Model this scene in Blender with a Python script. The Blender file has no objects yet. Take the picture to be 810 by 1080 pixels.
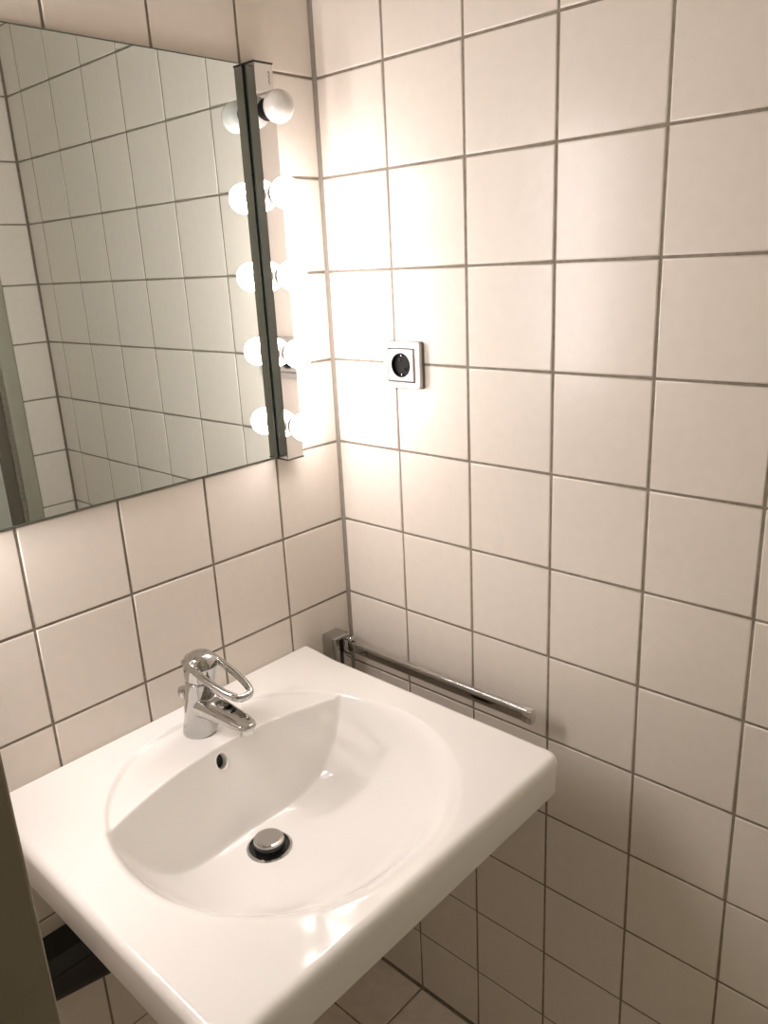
import bpy, bmesh, math, random
from mathutils import Vector, Matrix
random.seed(7)
S = bpy.context.scene
COL = S.collection

# ------------------------------------------------------------------ camera
cam = bpy.data.cameras.new('camera')
cam.sensor_fit = 'VERTICAL'; cam.sensor_height = 24.0
cam.lens = 832.94 / 1080 * 24.0
cam.clip_start = 0.01
camo = bpy.data.objects.new('camera', cam); COL.objects.link(camo)
RGT = Vector((0.6756, -0.7357, -0.0481)); DWN = Vector((-0.2524, -0.1695, -0.9527)); FWD = Vector((0.6927, 0.6558, -0.3002))
CAM = Vector((-0.9891, -1.0430, 1.5096))
m = Matrix((RGT, -DWN, -FWD)).transposed().to_quaternion().to_matrix().to_4x4()
m.translation = CAM
camo.matrix_world = m
S.camera = camo

# ------------------------------------------------------------------ world, exposure
w = bpy.data.worlds.new('world'); S.world = w; w.use_nodes = True
w.node_tree.nodes['Background'].inputs[0].default_value = (1.0, 0.90, 0.68, 1)
w.node_tree.nodes['Background'].inputs[1].default_value = 0.60
S.view_settings.view_transform = 'Standard'; S.view_settings.look = 'None'
S.view_settings.gamma = 1.0; S.view_settings.use_curve_mapping = False
S.view_settings.exposure = 0.0
BULB_POWER = 36.0          # emission strength of each lit globe, right-hand bar
BULB_POWER_LEFT = 115.0     # the same for the left-hand bar
BULB_COLOR = (1.0, 0.92, 0.915, 1)
# ------------------------------------------------------------------ materials
def mat(name, color, rough=0.5, metal=0.0, noise=None, bump=None, coat=0.0, ior=1.5, spec=0.5):
    """noise=(scale, amount): mottles the colour; bump=(scale, strength, distance)"""
    M = bpy.data.materials.new(name); M.use_nodes = True
    nt = M.node_tree; b = nt.nodes['Principled BSDF']
    c = (*color, 1)
    b.inputs['Base Color'].default_value = c
    b.inputs['Roughness'].default_value = rough
    b.inputs['Metallic'].default_value = metal
    b.inputs['IOR'].default_value = ior
    b.inputs['Specular IOR Level'].default_value = spec
    b.inputs['Coat Weight'].default_value = coat
    b.inputs['Coat Roughness'].default_value = 0.05
    tc = nt.nodes.new('ShaderNodeTexCoord')
    if noise:
        n = nt.nodes.new('ShaderNodeTexNoise'); n.inputs['Scale'].default_value = noise[0]; n.inputs['Detail'].default_value = 5
        nt.links.new(tc.outputs['Object'], n.inputs['Vector'])
        r = nt.nodes.new('ShaderNodeMapRange'); r.inputs[1].default_value = 0.3; r.inputs[2].default_value = 0.7
        r.inputs[3].default_value = 1 - noise[1]; r.inputs[4].default_value = 1 + noise[1] * 0.4
        nt.links.new(n.outputs['Fac'], r.inputs[0])
        mx = nt.nodes.new('ShaderNodeMix'); mx.data_type = 'RGBA'; mx.blend_type = 'MULTIPLY'; mx.inputs[0].default_value = 1
        mx.inputs[6].default_value = c; nt.links.new(r.outputs[0], mx.inputs[7])
        nt.links.new(mx.outputs[2], b.inputs['Base Color'])
    if bump:
        n2 = nt.nodes.new('ShaderNodeTexNoise'); n2.inputs['Scale'].default_value = bump[0]; n2.inputs['Detail'].default_value = 3
        nt.links.new(tc.outputs['Object'], n2.inputs['Vector'])
        bp = nt.nodes.new('ShaderNodeBump'); bp.inputs['Strength'].default_value = bump[1]; bp.inputs['Distance'].default_value = bump[2]
        nt.links.new(n2.outputs['Fac'], bp.inputs['Height']); nt.links.new(bp.outputs[0], b.inputs['Normal'])
    return M

TILE = mat('glazed_tile', (0.80, 0.735, 0.655), 0.27, noise=(55, 0.025), bump=(34, 0.16, 0.0009))
FTILE = mat('floor_tile', (0.78, 0.68, 0.58), 0.35, noise=(40, 0.10), bump=(60, 0.2, 0.001))
GROUT = mat('grout', (0.275, 0.235, 0.185), 0.9, noise=(90, 0.25))
CERAMIC = mat('white_ceramic', (0.91, 0.885, 0.845), 0.09, coat=0.3, bump=(9, 0.05, 0.001))
CHROME = mat('chrome', (0.52, 0.515, 0.50), 0.05, 1.0)
PLATE = mat('bright_plate', (0.62, 0.60, 0.58), 0.06, 1.0, bump=(60, 0.03, 0.0005))
CHROME_SOFT = mat('polished_metal', (0.64, 0.63, 0.61), 0.10, 1.0, bump=(60, 0.03, 0.0005))
DARKMETAL = mat('dark_metal', (0.63, 0.61, 0.61), 0.16, 1.0, bump=(70, 0.03, 0.0005))
BLACK = mat('black_plastic', (0.012, 0.011, 0.010), 0.35, noise=(60, 0.2))
RUBBER = mat('black_rubber', (0.008, 0.008, 0.008), 0.25, noise=(60, 0.2))
WELL = mat('deep_black_plastic', (0.006, 0.0055, 0.005), 0.6, noise=(60, 0.2), spec=0.2)
SATIN = mat('satin_silver', (0.66, 0.635, 0.60), 0.34, 0.35, bump=(200, 0.05, 0.0003))
SATIN_DARK = mat('satin_dark_edge', (0.20, 0.18, 0.16), 0.4, 0.6, noise=(80, 0.1))
OLIVE = mat('olive_laminate', (0.215, 0.185, 0.125), 0.45, noise=(30, 0.10), bump=(90, 0.15, 0.0006))
FRAME = mat('grey_green_paint', (0.37, 0.36, 0.28), 0.4, noise=(30, 0.06))
FRAME_DARK = mat('brown_paint', (0.15, 0.13, 0.095), 0.45, noise=(30, 0.06))
PLASTER = mat('ceiling_paint', (0.72, 0.66, 0.57), 0.9, noise=(25, 0.04), bump=(120, 0.2, 0.001))
CORR = mat('corridor_paint', (0.72, 0.71, 0.66), 0.8, noise=(25, 0.05))
GLASS_SILVER = mat('mirror_silvering', (0.75, 0.815, 0.80), 0.004, 1.0)
GLASS_EDGE = mat('mirror_edge', (0.10, 0.12, 0.10), 0.15, noise=(60, 0.1))
OPAL = mat('opal_glass', (0.80, 0.77, 0.72), 0.12, noise=(30, 0.03), coat=0.3)
INK = mat('printed_mark', (0.25, 0.22, 0.19), 0.5, noise=(60, 0.1))

def lit_glass(name, power):
    M = bpy.data.materials.new(name); M.use_nodes = True
    b = M.node_tree.nodes['Principled BSDF']
    b.inputs['Base Color'].default_value = (0.9, 0.88, 0.84, 1); b.inputs['Roughness'].default_value = 0.2
    b.inputs['Emission Color'].default_value = BULB_COLOR; b.inputs['Emission Strength'].default_value = power
    return M
LIT = lit_glass('lit_opal_glass', BULB_POWER); LIT_LEFT = lit_glass('brighter_lit_opal_glass', BULB_POWER_LEFT)

# ------------------------------------------------------------------ helpers
def link(name, mesh, mats, parent=None):
    o = bpy.data.objects.new(name, mesh); COL.objects.link(o)
    for mm in (mats if isinstance(mats, (list, tuple)) else [mats]): o.data.materials.append(mm)
    if parent: o.parent = parent
    return o

def obj(name, bm, mats, parent=None, smooth=True, angle=35):
    me = bpy.data.meshes.new(name)
    bmesh.ops.recalc_face_normals(bm, faces=bm.faces[:])
    if smooth:
        for f in bm.faces: f.smooth = True
        for e in bm.edges:
            if len(e.link_faces) == 2 and e.calc_face_angle(0) > math.radians(angle): e.smooth = False
    bm.to_mesh(me); bm.free()
    return link(name, me, mats, parent)

def thing(name, label, cat, loc, group=None):
    o = bpy.data.objects.new(name, None); COL.objects.link(o)
    o.location = loc; o.empty_display_size = 0.05
    tag(o, label, cat, group); return o

def tag(o, label, cat, group=None):
    o['label'] = label; o['category'] = cat
    if group: o['group'] = group
    return o

def struct(o): o['kind'] = 'structure'; return o

def box(bm, lo, hi, bev=0.0, seg=2, mi=0):
    vs = [bm.verts.new((x, y, z)) for x in (lo[0], hi[0]) for y in (lo[1], hi[1]) for z in (lo[2], hi[2])]
    fs = [bm.faces.new([vs[i] for i in q]) for q in ((0,1,3,2),(4,6,7,5),(0,4,5,1),(2,3,7,6),(0,2,6,4),(1,5,7,3))]
    for f in fs: f.material_index = mi
    if bev:
        es = list({e for f in fs for e in f.edges})
        r = bmesh.ops.bevel(bm, geom=es, offset=bev, segments=seg, profile=0.5, affect='EDGES')
        for f in r['faces']: f.material_index = mi
    return fs

def rings(bm, rs, cap0=True, cap1=True, closed=False, mi=0):
    """loft: list of rings of points"""
    vr = [[bm.verts.new(p) for p in r] for r in rs]
    n = len(vr[0])
    pairs = list(zip(vr, vr[1:])) + ([(vr[-1], vr[0])] if closed else [])
    for a, b in pairs:
        for i in range(n):
            f = bm.faces.new((a[i], a[(i+1) % n], b[(i+1) % n], b[i])); f.material_index = mi
    if not closed:
        if cap0: bm.faces.new(vr[0][::-1]).material_index = mi
        if cap1: bm.faces.new(vr[-1]).material_index = mi
    return vr

def axes(d):
    d = Vector(d).normalized()
    u = d.orthogonal().normalized(); return u, d.cross(u), d

def lathe(bm, org, d, prof, seg=48, cap0=True, cap1=True, mi=0):
    """prof: (distance along d, radius)"""
    u, v, d = axes(d); org = Vector(org)
    return rings(bm, [[org + d*h + (u*math.cos(2*math.pi*i/seg) + v*math.sin(2*math.pi*i/seg))*r for i in range(seg)] for h, r in prof], cap0, cap1, mi=mi)

def torus(bm, org, d, R, r, seg=48, sub=12, sx=1.0, u=None):
    uu, vv, d = axes(d); org = Vector(org)
    if u is not None:
        uu = Vector(u).normalized(); vv = d.cross(uu)
    rs = []
    for i in range(seg):
        a = 2*math.pi*i/seg; c = uu*math.cos(a)*sx + vv*math.sin(a); cn = (uu*math.cos(a)/sx + vv*math.sin(a)).normalized()
        rs.append([org + c*R + cn*r*math.cos(2*math.pi*k/sub) + d*r*math.sin(2*math.pi*k/sub) for k in range(sub)])
    rings(bm, rs, closed=True)

def superell(n, a, b, p=2.0):
    out = []
    for i in range(n):
        t = 2*math.pi*i/n; c, s = math.cos(t), math.sin(t)
        out.append((a*math.copysign(abs(c)**(2/p), c), b*math.copysign(abs(s)**(2/p), s)))
    return out

# ------------------------------------------------------------------ room shell
ROOM_D = 1.13; ROOM_W = 1.42; ROOM_H = 2.40; P = 0.15
def tiled_wall(name, org, u, n, ulen, u0=0.004, thick=0.06, tiles=None, vshift=0.0, z0=0.0, z1=ROOM_H, v=Vector((0, 0, 1)), tmat=TILE, v0=0.004, gap=0.0019, extra=0.05):
    """tiles on a slab; u runs along the wall, n points into the room. Joints sit on multiples of 150 mm."""
    u = Vector(u); n = Vector(n); org = Vector(org); bm = bmesh.new()
    def pt(a, b, d): return org + u*a + v*b + n*d
    # slab with grout-coloured face
    a0, a1 = -extra, ulen + extra
    vs = [bm.verts.new(pt(a, b, d)) for a in (a0, a1) for b in (z0, z1) for d in (-thick, -0.0015)]
    for q in ((0,1,3,2),(4,6,7,5),(0,4,5,1),(2,3,7,6),(0,2,6,4),(1,5,7,3)): bm.faces.new([vs[i] for i in q])
    nu = int(math.ceil(ulen/P)); nv = int(math.ceil((z1 - z0)/P))
    for i in range(nu):
        for j in range(nv):
            ua = max(i*P + gap, u0); ub = min((i+1)*P - gap, ulen - u0)
            va = max(z0 + j*P + gap, z0 + v0); vb = min(z0 + (j+1)*P - gap, z1 - v0)
            if ub - ua < 0.01 or vb - va < 0.01: continue
            tu = random.gauss(0, 0.0022); tv = random.gauss(0, 0.0022); dz = random.gauss(0, 0.00008)
            cu, cv = (ua+ub)/2, (va+vb)/2
            def dd(a, b): return (a-cu)*tu + (b-cv)*tv + dz
            q = []
            for ins, dep in ((0, -0.0022), (0, -0.0014), (0.0006, -0.0006), (0.0013, -0.00018), (0.0022, 0.0)):
                q.append([bm.verts.new(pt(a, b, dep + dd(a, b))) for a, b in ((ua+ins, va+ins), (ub-ins, va+ins), (ub-ins, vb-ins), (ua+ins, vb-ins))])
            for r0, r1 in zip(q, q[1:]):
                for k in range(4):
                    f = bm.faces.new((r0[k], r0[(k+1) % 4], r1[(k+1) % 4], r1[k])); f.material_index = 1
            f = bm.faces.new(q[-1]); f.material_index = 1
    o = obj(name, bm, [GROUT, tmat], smooth=True, angle=80)
    for pl in o.data.polygons:
        if pl.area > 0.001: pl.use_smooth = False
    return struct(o)

tiled_wall('wall_back', (0, 0, 0), (-1, 0, 0), (0, -1, 0), ROOM_W)
tiled_wall('wall_right', (0, 0, 0), (0, -1, 0), (-1, 0, 0), ROOM_D)
tiled_wall('wall_left', (-ROOM_W, 0, 0), (0, -1, 0), (1, 0, 0), ROOM_D)
tiled_wall('wall_far', (0, -ROOM_D, 0), (-1, 0, 0), (0, 1, 0), 0.10)
tiled_wall('floor', (0, 0, 0), (-1, 0, 0), (0, 0, 1), ROOM_W, z0=0.0, z1=ROOM_D, v=Vector((0, -1, 0)), tmat=FTILE)
bm = bmesh.new(); box(bm, (-ROOM_W-.06, -ROOM_D-.06, ROOM_H), (.06, .06, ROOM_H+.08)); struct(obj('ceiling', bm, PLASTER, smooth=False))
CAULK = mat('grey_sealant', (0.30, 0.265, 0.22), 0.6, noise=(60, 0.1))
bm = bmesh.new()
rings(bm, [[Vector((.001, .001, z)), Vector((-.0052, .001, z)), Vector((-.0050, -.0010, z)), Vector((-.0022, -.0022, z)), Vector((-.0010, -.0050, z)), Vector((.001, -.0052, z))] for z in (0.001, ROOM_H-.001)])
struct(obj('trim_2', bm, CAULK))
# door opening in the far wall with its frame, and the corridor beyond it
bm = bmesh.new()
box(bm, (-0.140, -ROOM_D-.07, 0), (-0.100, -ROOM_D+.008, 2.08), .002)
box(bm, (-0.177, -ROOM_D-.030, 0), (-0.140, -ROOM_D-.012, 2.08), .002, mi=1)
box(bm, (-1.10, -ROOM_D-.07, 2.04), (-0.140, -ROOM_D+.008, 2.08), .002)
box(bm, (-1.14, -ROOM_D-.07, 0), (-1.10, -ROOM_D+.008, 2.08), .002)
struct(obj('trim_1', bm, [FRAME, FRAME_DARK], smooth=False))
bm = bmesh.new()
box(bm, (-1.14, -ROOM_D-.06, 2.08), (-.10, -ROOM_D, ROOM_H)); box(bm, (-ROOM_W-.06, -ROOM_D-.06, 0), (-1.14, -ROOM_D, ROOM_H))
struct(obj('wall_door_side', bm, CORR, smooth=False))
bm = bmesh.new(); box(bm, (-3.0, -2.16, 0), (-.34, -2.10, ROOM_H)); box(bm, (-.40, -2.10, 0), (-.34, -1.56, ROOM_H)); box(bm, (-.40, -1.56, 0), (1.4, -1.50, ROOM_H)); struct(obj('wall_corridor', bm, CORR, smooth=False))
bm = bmesh.new(); box(bm, (-3.0, -2.16, -.06), (1.4, -ROOM_D-.002, -0.001)); struct(obj('floor_corridor', bm, FTILE, smooth=False))

# ------------------------------------------------------------------ partition panel close to the camera, left
bm = bmesh.new(); box(bm, (-ROOM_W+.004, -0.640, 0.012), (-0.8675, -0.600, 2.05), .0035, 3)
pn = obj('partition_panel', bm, OLIVE)
tag(pn, 'dark olive-brown upright panel standing in front of the left end of the washbasin', 'panel')

# ------------------------------------------------------------------ washbasin
BX0, BX1, BY0, BY1 = -0.716, -0.121, -0.550, -0.0005
RIM = 0.831; APR = 0.772
CX, CY, CA, CB = -0.4175, -0.2760, 0.2300, 0.2370      # the round recess
DX, DY, DEPTH = -0.4175, -0.2340, 0.139                # drain
def sstep(t): t = max(0.0, min(1.0, t)); return t*t*(3-2*t)
def smax(a, b, k): h = max(k-abs(a-b), 0)/k; return max(a, b) + h*h*k*0.25
def smin(a, b, k): return -smax(-a, -b, k)
def circ(x, y):
    return (abs((x-CX)/CA)**2.1 + abs((y-CY)/CB)**2.1)**(1/2.1)
def ray_s(x, y):
    """how far P lies from the drain towards the rim circle, 0..1"""
    dx, dy = x-DX, y-DY; L = math.hypot(dx, dy)
    if L < 1e-6: return 0.0
    lo, hi = 0.0, 0.6
    for _ in range(26):
        mid = (lo+hi)/2
        if circ(DX+dx/L*mid, DY+dy/L*mid) < 1: lo = mid
        else: hi = mid
    return L/lo
def basin_z(x, y):
    c = circ(x, y)
    front = sstep((-0.16 - y)/0.16)
    led = RIM - 0.0045*sstep((1.0-c)/0.035)*(1-front)
    if c > 1.16: return RIM
    s = ray_s(x, y)
    L = math.hypot(x-DX, y-DY) or 1.0
    p = 2.6 + 1.3*((x-DX)/L)**2                      # the sides fall steeper than the front
    zf = RIM + 0.001 - DEPTH*(1 - s**p) if s < 1 else RIM + 0.001 + DEPTH*p*(s-1)
    yr = -0.1385 - 0.98*(x+0.412)**2
    zr = RIM - 0.0045 + (y - yr)*2.8
    return smin(led, smax(zf, zr, 0.010), 0.0055 + 0.022*front)

def basin():
    # outline of the slab: rounded rectangle, sampled by direction from the drain
    N, Mr = 760, 230
    rc = 0.022
    out = []
    cx0, cx1, cy0, cy1 = BX0, BX1, BY0, BY1
    poly = []
    def arc(px, py, r, a0, a1, n):
        for i in range(n+1):
            a = math.radians(a0 + (a1-a0)*i/n); poly.append((px + r*math.cos(a), py + r*math.sin(a), math.cos(a), math.sin(a)))
    rb = 0.004
    arc(cx1-rb, cy1-rb, rb, 0, 90, 6); arc(cx0+rb, cy1-rb, rb, 90, 180, 6)
    arc(cx0+rc, cy0+rc, rc, 180, 270, 14); arc(cx1-rc, cy0+rc, rc, 270, 360, 14)
    # resample evenly
    pts = poly + [poly[0]]
    seg = [math.hypot(b[0]-a[0], b[1]-a[1]) for a, b in zip(pts, pts[1:])]
    per = sum(seg); k = 0; acc = 0.0
    for i in range(N):
        t = per*i/N
        while acc + seg[k] < t: acc += seg[k]; k += 1
        f = (t-acc)/max(seg[k], 1e-9); a, b = pts[k], pts[k+1]
        nx, ny = a[2]+(b[2]-a[2])*f, a[3]+(b[3]-a[3])*f; L = math.hypot(nx, ny) or 1
        out.append((a[0]+(b[0]-a[0])*f, a[1]+(b[1]-a[1])*f, nx/L, ny/L))
    er = [0.0030 + 0.0095*sstep((BY1-0.004-y)/0.09) for x, y, nx, ny in out]
    V = []; F = []
    def ring(fn): 
        base = len(V); V.extend(fn(i, o) for i, o in enumerate(out)); return base
    R = []
    # underside, from the trap up to the apron
    for s, z in ((0.06, 0.640), (0.30, 0.645), (0.55, 0.675), (0.75, 0.735), (0.88, APR+0.004)):
        R.append(ring(lambda i, o: (DX+(o[0]-DX)*s, DY-.02+(o[1]-DY+.02)*s, z)))
    R.append(ring(lambda i, o: (o[0]-o[2]*0.006, o[1]-o[3]*0.006, APR)))
    for a in (35, 65, 90):
        a = math.radians(a); R.append(ring(lambda i, o: (o[0]-o[2]*.004*(1-math.sin(a)), o[1]-o[3]*.004*(1-math.sin(a)), APR+.004*(1-math.cos(a)))))
    for a in range(0, 91, 15):
        a = math.radians(a)
        R.append(ring(lambda i, o: (o[0]-o[2]*er[i]*(1-math.cos(a)), o[1]-o[3]*er[i]*(1-math.cos(a)), RIM-er[i]*(1-math.sin(a)))))
    inner = [(o[0]-o[2]*er[i], o[1]-o[3]*er[i]) for i, o in enumerate(out)]
    for j in range(1, Mr):
        t = 1 - j/Mr
        def fn(i, o):
            x = DX + (inner[i][0]-DX)*t; y = DY + (inner[i][1]-DY)*t
            return (x, y, basin_z(x, y))
        R.append(ring(fn))
    for a, b in zip(R, R[1:]):
        for i in range(N):
            j = (i+1) % N; F.append((a+i, a+j, b+j, b+i))
    V.append((DX, DY, basin_z(DX, DY))); c = len(V)-1
    F.extend((R[-1]+i, R[-1]+(i+1) % N, c) for i in range(N))
    V.append((DX, DY, 0.640)); c = len(V)-1
    F.extend((R[0]+(i+1) % N, R[0]+i, c) for i in range(N))
    return V, F

OV = Vector((-0.4240, -0.1461, 0.8055))                # overflow hole on the steep rear wall
wb = thing('washbasin', 'white rectangular ceramic washbasin with a round bowl hung on the tiled wall under the mirror', 'sink', (DX, -0.275, APR))
INV = Matrix.Translation(-Vector(wb.location))
V, F = basin()
# open the overflow: drop the faces inside the hole
ovn = Vector((0, -2.8, 1)).normalized(); ovu = Vector((1, 0, 0)); ovv = ovn.cross(ovu)
def inhole(p):
    d = Vector(p) - OV
    return math.hypot(d.dot(ovu)/0.0098, d.dot(ovv)/0.0125) < 1 and abs(d.dot(ovn)) < .012
hid = [inhole(p) for p in V]
F = [f for f in F if not any(hid[i] for i in f)]
me = bpy.data.meshes.new('basin'); me.from_pydata([tuple(Vector(p)-wb.location) for p in V], [], F); me.update()
for pl in me.polygons: pl.use_smooth = True
bs = link('basin', me, CERAMIC, wb)
def at(bm, o): bmesh.ops.translate(bm, verts=bm.verts[:], vec=-Vector(o.location)); return bm
bm = bmesh.new()
rs = []
for d, k in ((.0004, 1.22), (.0012, 1.12), (.0012, 1.04), (-.0006, .97), (-.014, .93)):
    rs.append([OV + ovn*d + ovu*(.0098*k*math.cos(a)) + ovv*(.0125*k*math.sin(a)) for a in [2*math.pi*i/40 for i in range(40)]])
rings(bm, rs, False, False)
oh = obj('overflow_hole', at(bm, wb), CERAMIC, wb)
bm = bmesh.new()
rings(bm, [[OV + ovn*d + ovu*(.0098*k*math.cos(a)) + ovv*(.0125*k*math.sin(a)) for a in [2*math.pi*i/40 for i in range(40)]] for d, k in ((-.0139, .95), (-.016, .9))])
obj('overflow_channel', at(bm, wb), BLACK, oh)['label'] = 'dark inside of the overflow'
# drain
zb = basin_z(DX, DY)
bm = bmesh.new()
lathe(bm, (DX, DY, zb), (0, 0, 1), ((-.012, .0340), (.0012, .0340), (.0028, .0324), (.0028, .0306), (.0008, .0290), (-.008, .0280), (-.010, .022)), 64)
dr = obj('drain_flange', at(bm, wb), CHROME, wb)
dr['label'] = 'chrome drain ring'
bm = bmesh.new()
lathe(bm, (DX, DY, zb), (0, 0, 1), ((-.008, .010), (.0008, .0289), (.0014, .0287), (.0016, .0225), (.0105, .0228), (.0125, .0222), (.0130, .018)), 64)
obj('drain_seal_and_shade', at(bm, wb), RUBBER, dr)  # rubber seal; its wide black foot paints the shade of the open drain gap
bm = bmesh.new()
lathe(bm, (DX, DY, zb), (0, 0, 1), ((.0128, .019), (.0128, .0216), (.0138, .0226), (.0152, .0222), (.0163, .0200), (.0168, .015), (.0170, .008), (.0171, .001)), 64)
obj('drain_plug', at(bm, wb), CHROME, dr)

# ------------------------------------------------------------------ faucet
FX, FY, FZ = -0.4115, -0.0775, basin_z(-0.4115, -0.0775)
fc = thing('faucet', 'chrome single lever mixer tap with a loop handle on the rear ledge of the washbasin', 'tap', (FX, FY, FZ))
def sect(f, z, a, b, p=2.0, tilt=0.0, n=40, dent=0.0):
    """section across the spout at reach f (towards the room), height z; tilt leans it"""
    rs = []
    for x, h in superell(n, a, b, p):
        if dent and h > 0: h -= dent*b*max(0, 1-(x/(a*0.78))**2)
        rs.append(Vector((x, -(f + h*math.sin(tilt)), z + h*math.cos(tilt))))
    return rs
def remesh(o, vox, sm=4):
    r = o.modifiers.new('union', 'REMESH'); r.mode = 'VOXEL'; r.voxel_size = vox; r.use_smooth_shade = True
    if sm:
        s = o.modifiers.new('smooth', 'SMOOTH'); s.factor = 0.5; s.iterations = sm
LEAN = 0.19
bm = bmesh.new()
lathe(bm, (0, 0, 0), (0, 0, 1), ((0.0, .0272), (.006, .0275), (.012, .0268), (.03, .0252), (.05, .0240), (.070, .0234), (.085, .0236), (.0905, .0232), (.0955, .0228), (.0975, .020)), 64)
for v in bm.verts: v.co.y -= LEAN*v.co.z
rings(bm, [sect(0.004, .050, .0225, .026, 2.2, .35), sect(.025, .054, .0215, .022, 2.3, .30, dent=.3), sect(.050, .0555, .0205, .0160, 2.4, .25, dent=.6),
           sect(.080, .0568, .0190, .0115, 2.5, .18, dent=.8), sect(.108, .0575, .0172, .0088, 2.5, .12, dent=.75), sect(.126, .0575, .0145, .0070, 2.3, .05, dent=.5),
           sect(.1345, .0572, .0100, .0048, 2.2, 0), sect(.137, .0570, .004, .002, 2, 0)])
body = obj('body_and_spout', bm, CHROME, fc); remesh(body, .0010, 3)
bm = bmesh.new()
lathe(bm, (0, -.1200, .0520), (0, -.06, -1), ((-.002, .0105), (.004, .0108), (.0085, .0108), (.0093, .0100), (.0093, .0080), (.006, .0076)), 36)
obj('aerator', bm, CHROME_SOFT, fc)
# loop lever: cap dome over the body and a ring reaching forward
bm = bmesh.new()
lathe(bm, (0, -.0085, .006), (0, -.14, 1), ((.0970, .0238), (.0990, .0254), (.112, .0262), (.122, .0256), (.1295, .0228), (.1348, .0176), (.1377, .0105), (.1385, .003)), 56)
cl = []
half = []
NL = 72
for i in range(NL):
    a = 2*math.pi*i/NL
    # centre line of the loop: back radius larger than the tip radius
    fx = .0685 - .0630*math.copysign(abs(math.cos(a))**.85, math.cos(a))
    wv = (.0216 - .0020*((fx-.0685)/.063)) * math.copysign(abs(math.sin(a))**0.60, math.sin(a))
    cl.append(Vector((wv, -fx, .1335 - .200*fx)))
rs = []
for i in range(NL):
    t = (cl[(i+1) % NL] - cl[i-1]).normalized(); up = Vector((0, -.200, 1)).normalized(); sd = t.cross(up).normalized(); up = sd.cross(t)
    rs.append([cl[i] + sd*(.0050*math.copysign(abs(math.cos(q))**.8, math.cos(q))) + up*(.0056*math.copysign(abs(math.sin(q))**.8, math.sin(q))) for q in [2*math.pi*k/16 for k in range(16)]])
rings(bm, rs, closed=True)
# web between the cap and the loop
rings(bm, [sect(f, z, a, b, 2.6, .07) for f, z, a, b in ((.004, .1275, .0215, .006), (.022, .1240, .0212, .0055), (.034, .1215, .0200, .0050), (.043, .1200, .0190, .0045))])
lv = obj('lever', bm, CHROME, fc); remesh(lv, .0009, 2)
bm = bmesh.new()
lathe(bm, (0, -.0195, .001), (0, 0, 1), ((.090, .0205), (.1030, .0205)), 40)
obj('cartridge_collar', bm, RUBBER, fc)
# pop-up rod behind the body
bm = bmesh.new()
lathe(bm, (-.0035, .0300, 0), (0, 0, 1), ((0, .0045), (.002, .0045), (.0021, .0026), (.048, .0026), (.050, .0056), (.054, .0082), (.061, .0088), (.0655, .007), (.0675, .002)), 28)
obj('lift_rod', bm, CHROME, fc)

# ------------------------------------------------------------------ mirror
bm = bmesh.new()
MX0, MX1, MZ0, MZ1 = -0.7515, -0.1515, 1.2015, 1.8025
def mring(i, y): return [(MX0+i, y, MZ0+i), (MX1-i, y, MZ0+i), (MX1-i, y, MZ1-i), (MX0+i, y, MZ1-i)]
vr = rings(bm, [mring(0, -.0012), mring(0, -.0056), mring(.0007, -.0062), mring(.0019, -.0062)], True, True, mi=1)
for f in bm.faces:
    if all(v in vr[-1] for v in f.verts): f.material_index = 0
mi = obj('mirror', bm, [GLASS_SILVER, GLASS_EDGE], smooth=False)
tag(mi, 'frameless square mirror on the tiled wall above the washbasin', 'mirror')

# ------------------------------------------------------------------ vanity light
LY, LZ0, LZ1 = -0.0300, 1.2000, 1.8010
BR = 0.0232
def light_bar(LX0, LX1, label, unlit):
    vl = thing('vanity_light', label, 'lamp', ((LX0+LX1)/2, 0, LZ0), 'light bars beside the mirror')
    bm = bmesh.new()
    box(bm, (LX0, LY, LZ0), (LX1, -0.0015, LZ1), .0006, 1)
    hs = obj('housing', at(bm, vl), [PLATE, DARKMETAL], vl, smooth=False)
    for pl in hs.data.polygons:
        if pl.normal.y > -0.5: pl.material_index = 1
    hs['label'] = 'mirror-bright front with darker sides'
    for z in (LZ1, LZ0-.0022):
        bm = bmesh.new(); box(bm, (LX0-.0008, LY-.0010, z), (LX1+.0008, -.0015, z+.0022), .0005, 1)
        obj('end_cap', at(bm, vl), BLACK, vl, smooth=False)
    bm = bmesh.new()
    x, z = LX1-.0085, LZ1-.010
    for i, (dx, hgt) in enumerate(((0, .0022), (.0012, .0016), (0, .0024), (.0008, .0018), (0, .0026), (.001, .0014))):
        box(bm, (x+dx-.0011, LY-.0004, z-hgt), (x+dx+.0009, LY+.0002, z)); z -= hgt + .0010
    obj('printed_mark', at(bm, vl), INK, vl, smooth=False)
    BXC = (LX0+LX1)/2
    for i, bz in enumerate((1.7385, 1.6195, 1.4980, 1.3765, 1.2560)):
        off = i == 0 and unlit
        bm = bmesh.new()
        lathe(bm, (BXC, LY, bz), (0, -1, 0), ((-.001, .0160), (.0012, .0160), (.0016, .0138), (.0075, .0132), (.0078, .0105), (.004, .0100)), 40)
        obj('socket', at(bm, vl), RUBBER if off else SATIN_DARK, vl)
        bm = bmesh.new()
        cy = .0075 + .0205
        prof = [(.003, .0090), (.0065, .0098)]
        for k in range(0, 23):
            a = math.radians(-62 + 152*k/22)
            prof.append((cy + BR*math.sin(a), max(BR*math.cos(a), .0004)))
        lathe(bm, (BXC, LY, bz), (0, -1, 0), prof, 48)
        bl = obj('bulb', at(bm, vl), OPAL if off else (LIT if unlit else LIT_LEFT), vl)
        if unlit: bl['label'] = 'unlit white globe bulb at the top' if off else 'lit globe bulb'
light_bar(-0.1492, -0.1135, 'chrome light bar at the right edge of the mirror with its top bulb unlit', True)
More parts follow.
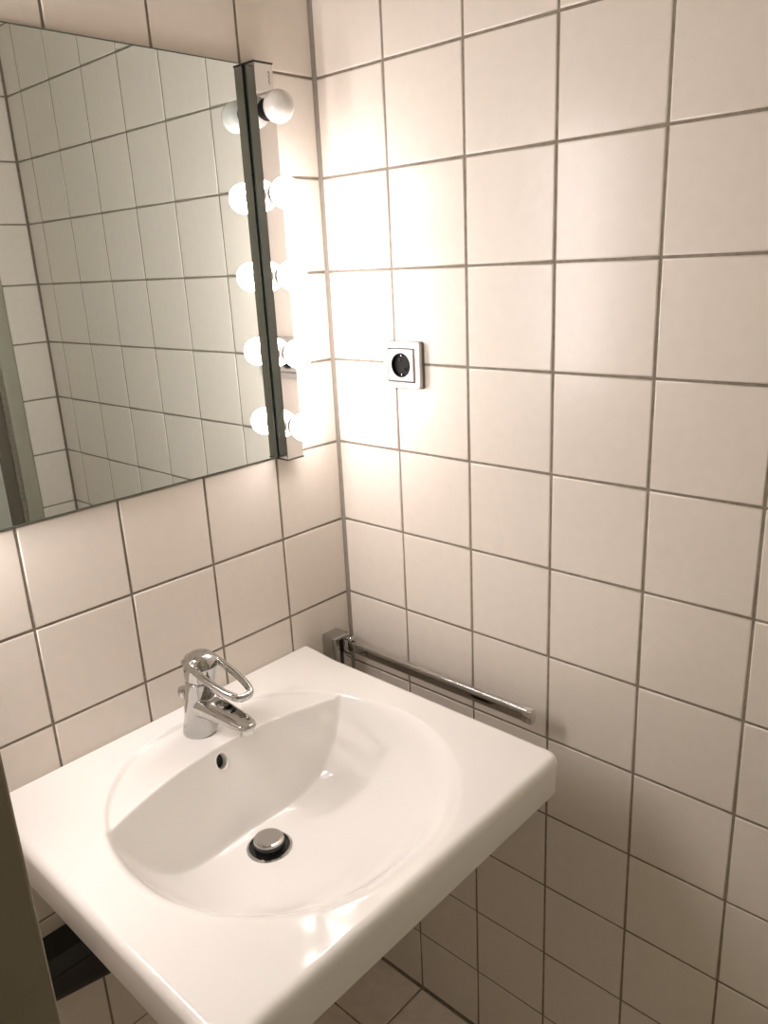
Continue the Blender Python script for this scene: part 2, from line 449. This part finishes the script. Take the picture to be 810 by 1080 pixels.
# the twin bar at the other edge of the mirror, which lights the basin and the wall from the left
light_bar(-0.7900, -0.7543, 'chrome light bar at the left edge of the mirror with every bulb lit', False)

# ------------------------------------------------------------------ wall socket
SY, SZ = -0.1725, 1.3485
ws = thing('wall_socket', 'square silver wall socket with a round black insert on the right-hand tiled wall', 'socket', (0, SY, SZ))
def rsq(h, r, x, n=8):
    out = []
    for k, (cx, cy) in enumerate(((1, 1), (-1, 1), (-1, -1), (1, -1))):
        for i in range(n+1):
            a = math.radians(90*k + 90*i/n); out.append(Vector((x, cx*(h-r) + r*math.cos(a), cy*(h-r)*0.94 + r*math.sin(a))))
    return out
bm = bmesh.new()
rings(bm, [rsq(.0405, .004, -.0002), rsq(.0405, .004, -.0050)])
obj('back_plate', bm, SATIN_DARK, ws)
bm = bmesh.new()
rings(bm, [rsq(.0395, .004, -.0050), rsq(.0400, .005, -.0056), rsq(.0400, .005, -.0085), rsq(.0390, .005, -.0105), rsq(.0380, .005, -.0110), rsq(.0300, .003, -.0110), rsq(.0296, .003, -.0102), rsq(.0296, .003, -.0052)])
obj('frame', bm, SATIN, ws)
bm = bmesh.new(); rings(bm, [rsq(.0294, .003, -.0052), rsq(.0294, .003, -.0058)])
obj('frame_joint', bm, BLACK, ws)
# cover plate with a round opening
bm = bmesh.new()
def circ_ring(r, x):
    return [Vector((x, r*math.cos(math.radians(90*k + 90*i/8)), r*math.sin(math.radians(90*k + 90*i/8)))) for k in range(4) for i in range(9)]
rings(bm, [rsq(.0272, .003, -.0058), rsq(.0272, .003, -.0118), rsq(.0262, .003, -.0126), circ_ring(.0206, -.0126), circ_ring(.0200, -.0122), circ_ring(.0200, -.0060)], True, False)
obj('cover', bm, SATIN, ws)
bm = bmesh.new()
lathe(bm, (0, 0, 0), (-1, 0, 0), ((.0062, .0198), (.0132, .0198), (.0136, .0190), (.0132, .0182), (.0075, .0172), (.0066, .010)), 48)
ins = obj('insert', bm, WELL, ws); ins['label'] = 'round black plug insert'
for q in (-1, 1):
    bm = bmesh.new(); lathe(bm, (0, q*.0068, q*.0068), (-1, 0, 0), ((.0064, .0030), (.0078, .0030), (.0078, .0022), (.0070, .0022)), 20)
    obj('pin_hole', bm, RUBBER, ins)
for q in (-1, 1):
    bm = bmesh.new(); box(bm, (-.0110, -.0014, min(q*.0148, q*.0170)), (-.0066, .0014, max(q*.0148, q*.0170)), .0006, 2)
    obj('earth_clip', bm, CHROME, ins)

# ------------------------------------------------------------------ towel rail
tr = thing('towel_rail', 'chrome swing arm towel rail along the right-hand wall beside the washbasin', 'towel rail', (-.058, -.02, .80))
bm = bmesh.new(); box(bm, (-.0785, -.0370, .775), (-.0395, -.0003, .8365), .0018, 3)
br = obj('wall_bracket', at(bm, tr), CHROME, tr)
bm = bmesh.new(); box(bm, (-.0680, -.0376, .778), (-.0590, -.0368, .8310), .0003, 1); 
obj('bracket_slot', at(bm, tr), RUBBER, br)
for z in (.7995, .8285):
    bm = bmesh.new(); box(bm, (-.0570, -.0560, z), (-.0410, -.0365, z+.0035), .001, 2)
    obj('hinge_plate', at(bm, tr), CHROME, tr)
bm = bmesh.new(); lathe(bm, (-.0490, -.0500, .7990), (0, 0, 1), ((0, .0030), (.0335, .0030), (.0345, .0022)), 24)
obj('hinge_pin', at(bm, tr), CHROME_SOFT, tr)
def barring(y, a, b, xc=-.0495, zc=.8160, p=5.0): return [Vector((xc + u, y, zc + v)) for u, v in superell(40, a, b, p)]
bm = bmesh.new(); rings(bm, [barring(y, a, b) for y, a, b in ((-.0460, .0040, .0095), (-.0470, .0058, .0112), (-.4480, .0058, .0112))])
arm = obj('arm', at(bm, tr), CHROME, tr)
bm = bmesh.new(); rings(bm, [barring(y, a, b) for y, a, b in ((-.4380, .0060, .0114), (-.4382, .0070, .0126), (-.4530, .0070, .0126), (-.4545, .0064, .0120), (-.4550, .005, .010))])
obj('arm_end_cap', at(bm, tr), CHROME_SOFT, arm)

# ------------------------------------------------------------------ black box under the basin
bx = thing('wall_box', 'black box fixed to the tiles under the left end of the washbasin', 'box', (-.66, 0, .44))
bm = bmesh.new()
def prof(xa, zb): return [Vector(q) for q in ((xa, -.0005, .572), (xa, -.030, .572), (xa, -.044, .566), (xa, -.050, .555), (xa, -.050, zb+.006), (xa, -.046, zb), (xa, -.0005, zb))]
rings(bm, [prof(-.83, .524), prof(-.50, .4555)])
obj('case', at(bm, bx), BLACK, bx)
bm = bmesh.new(); box(bm, (-.828, -.0508, .5380), (-.502, -.0496, .5395))
obj('lid_seam', at(bm, bx), RUBBER, bx, smooth=False)
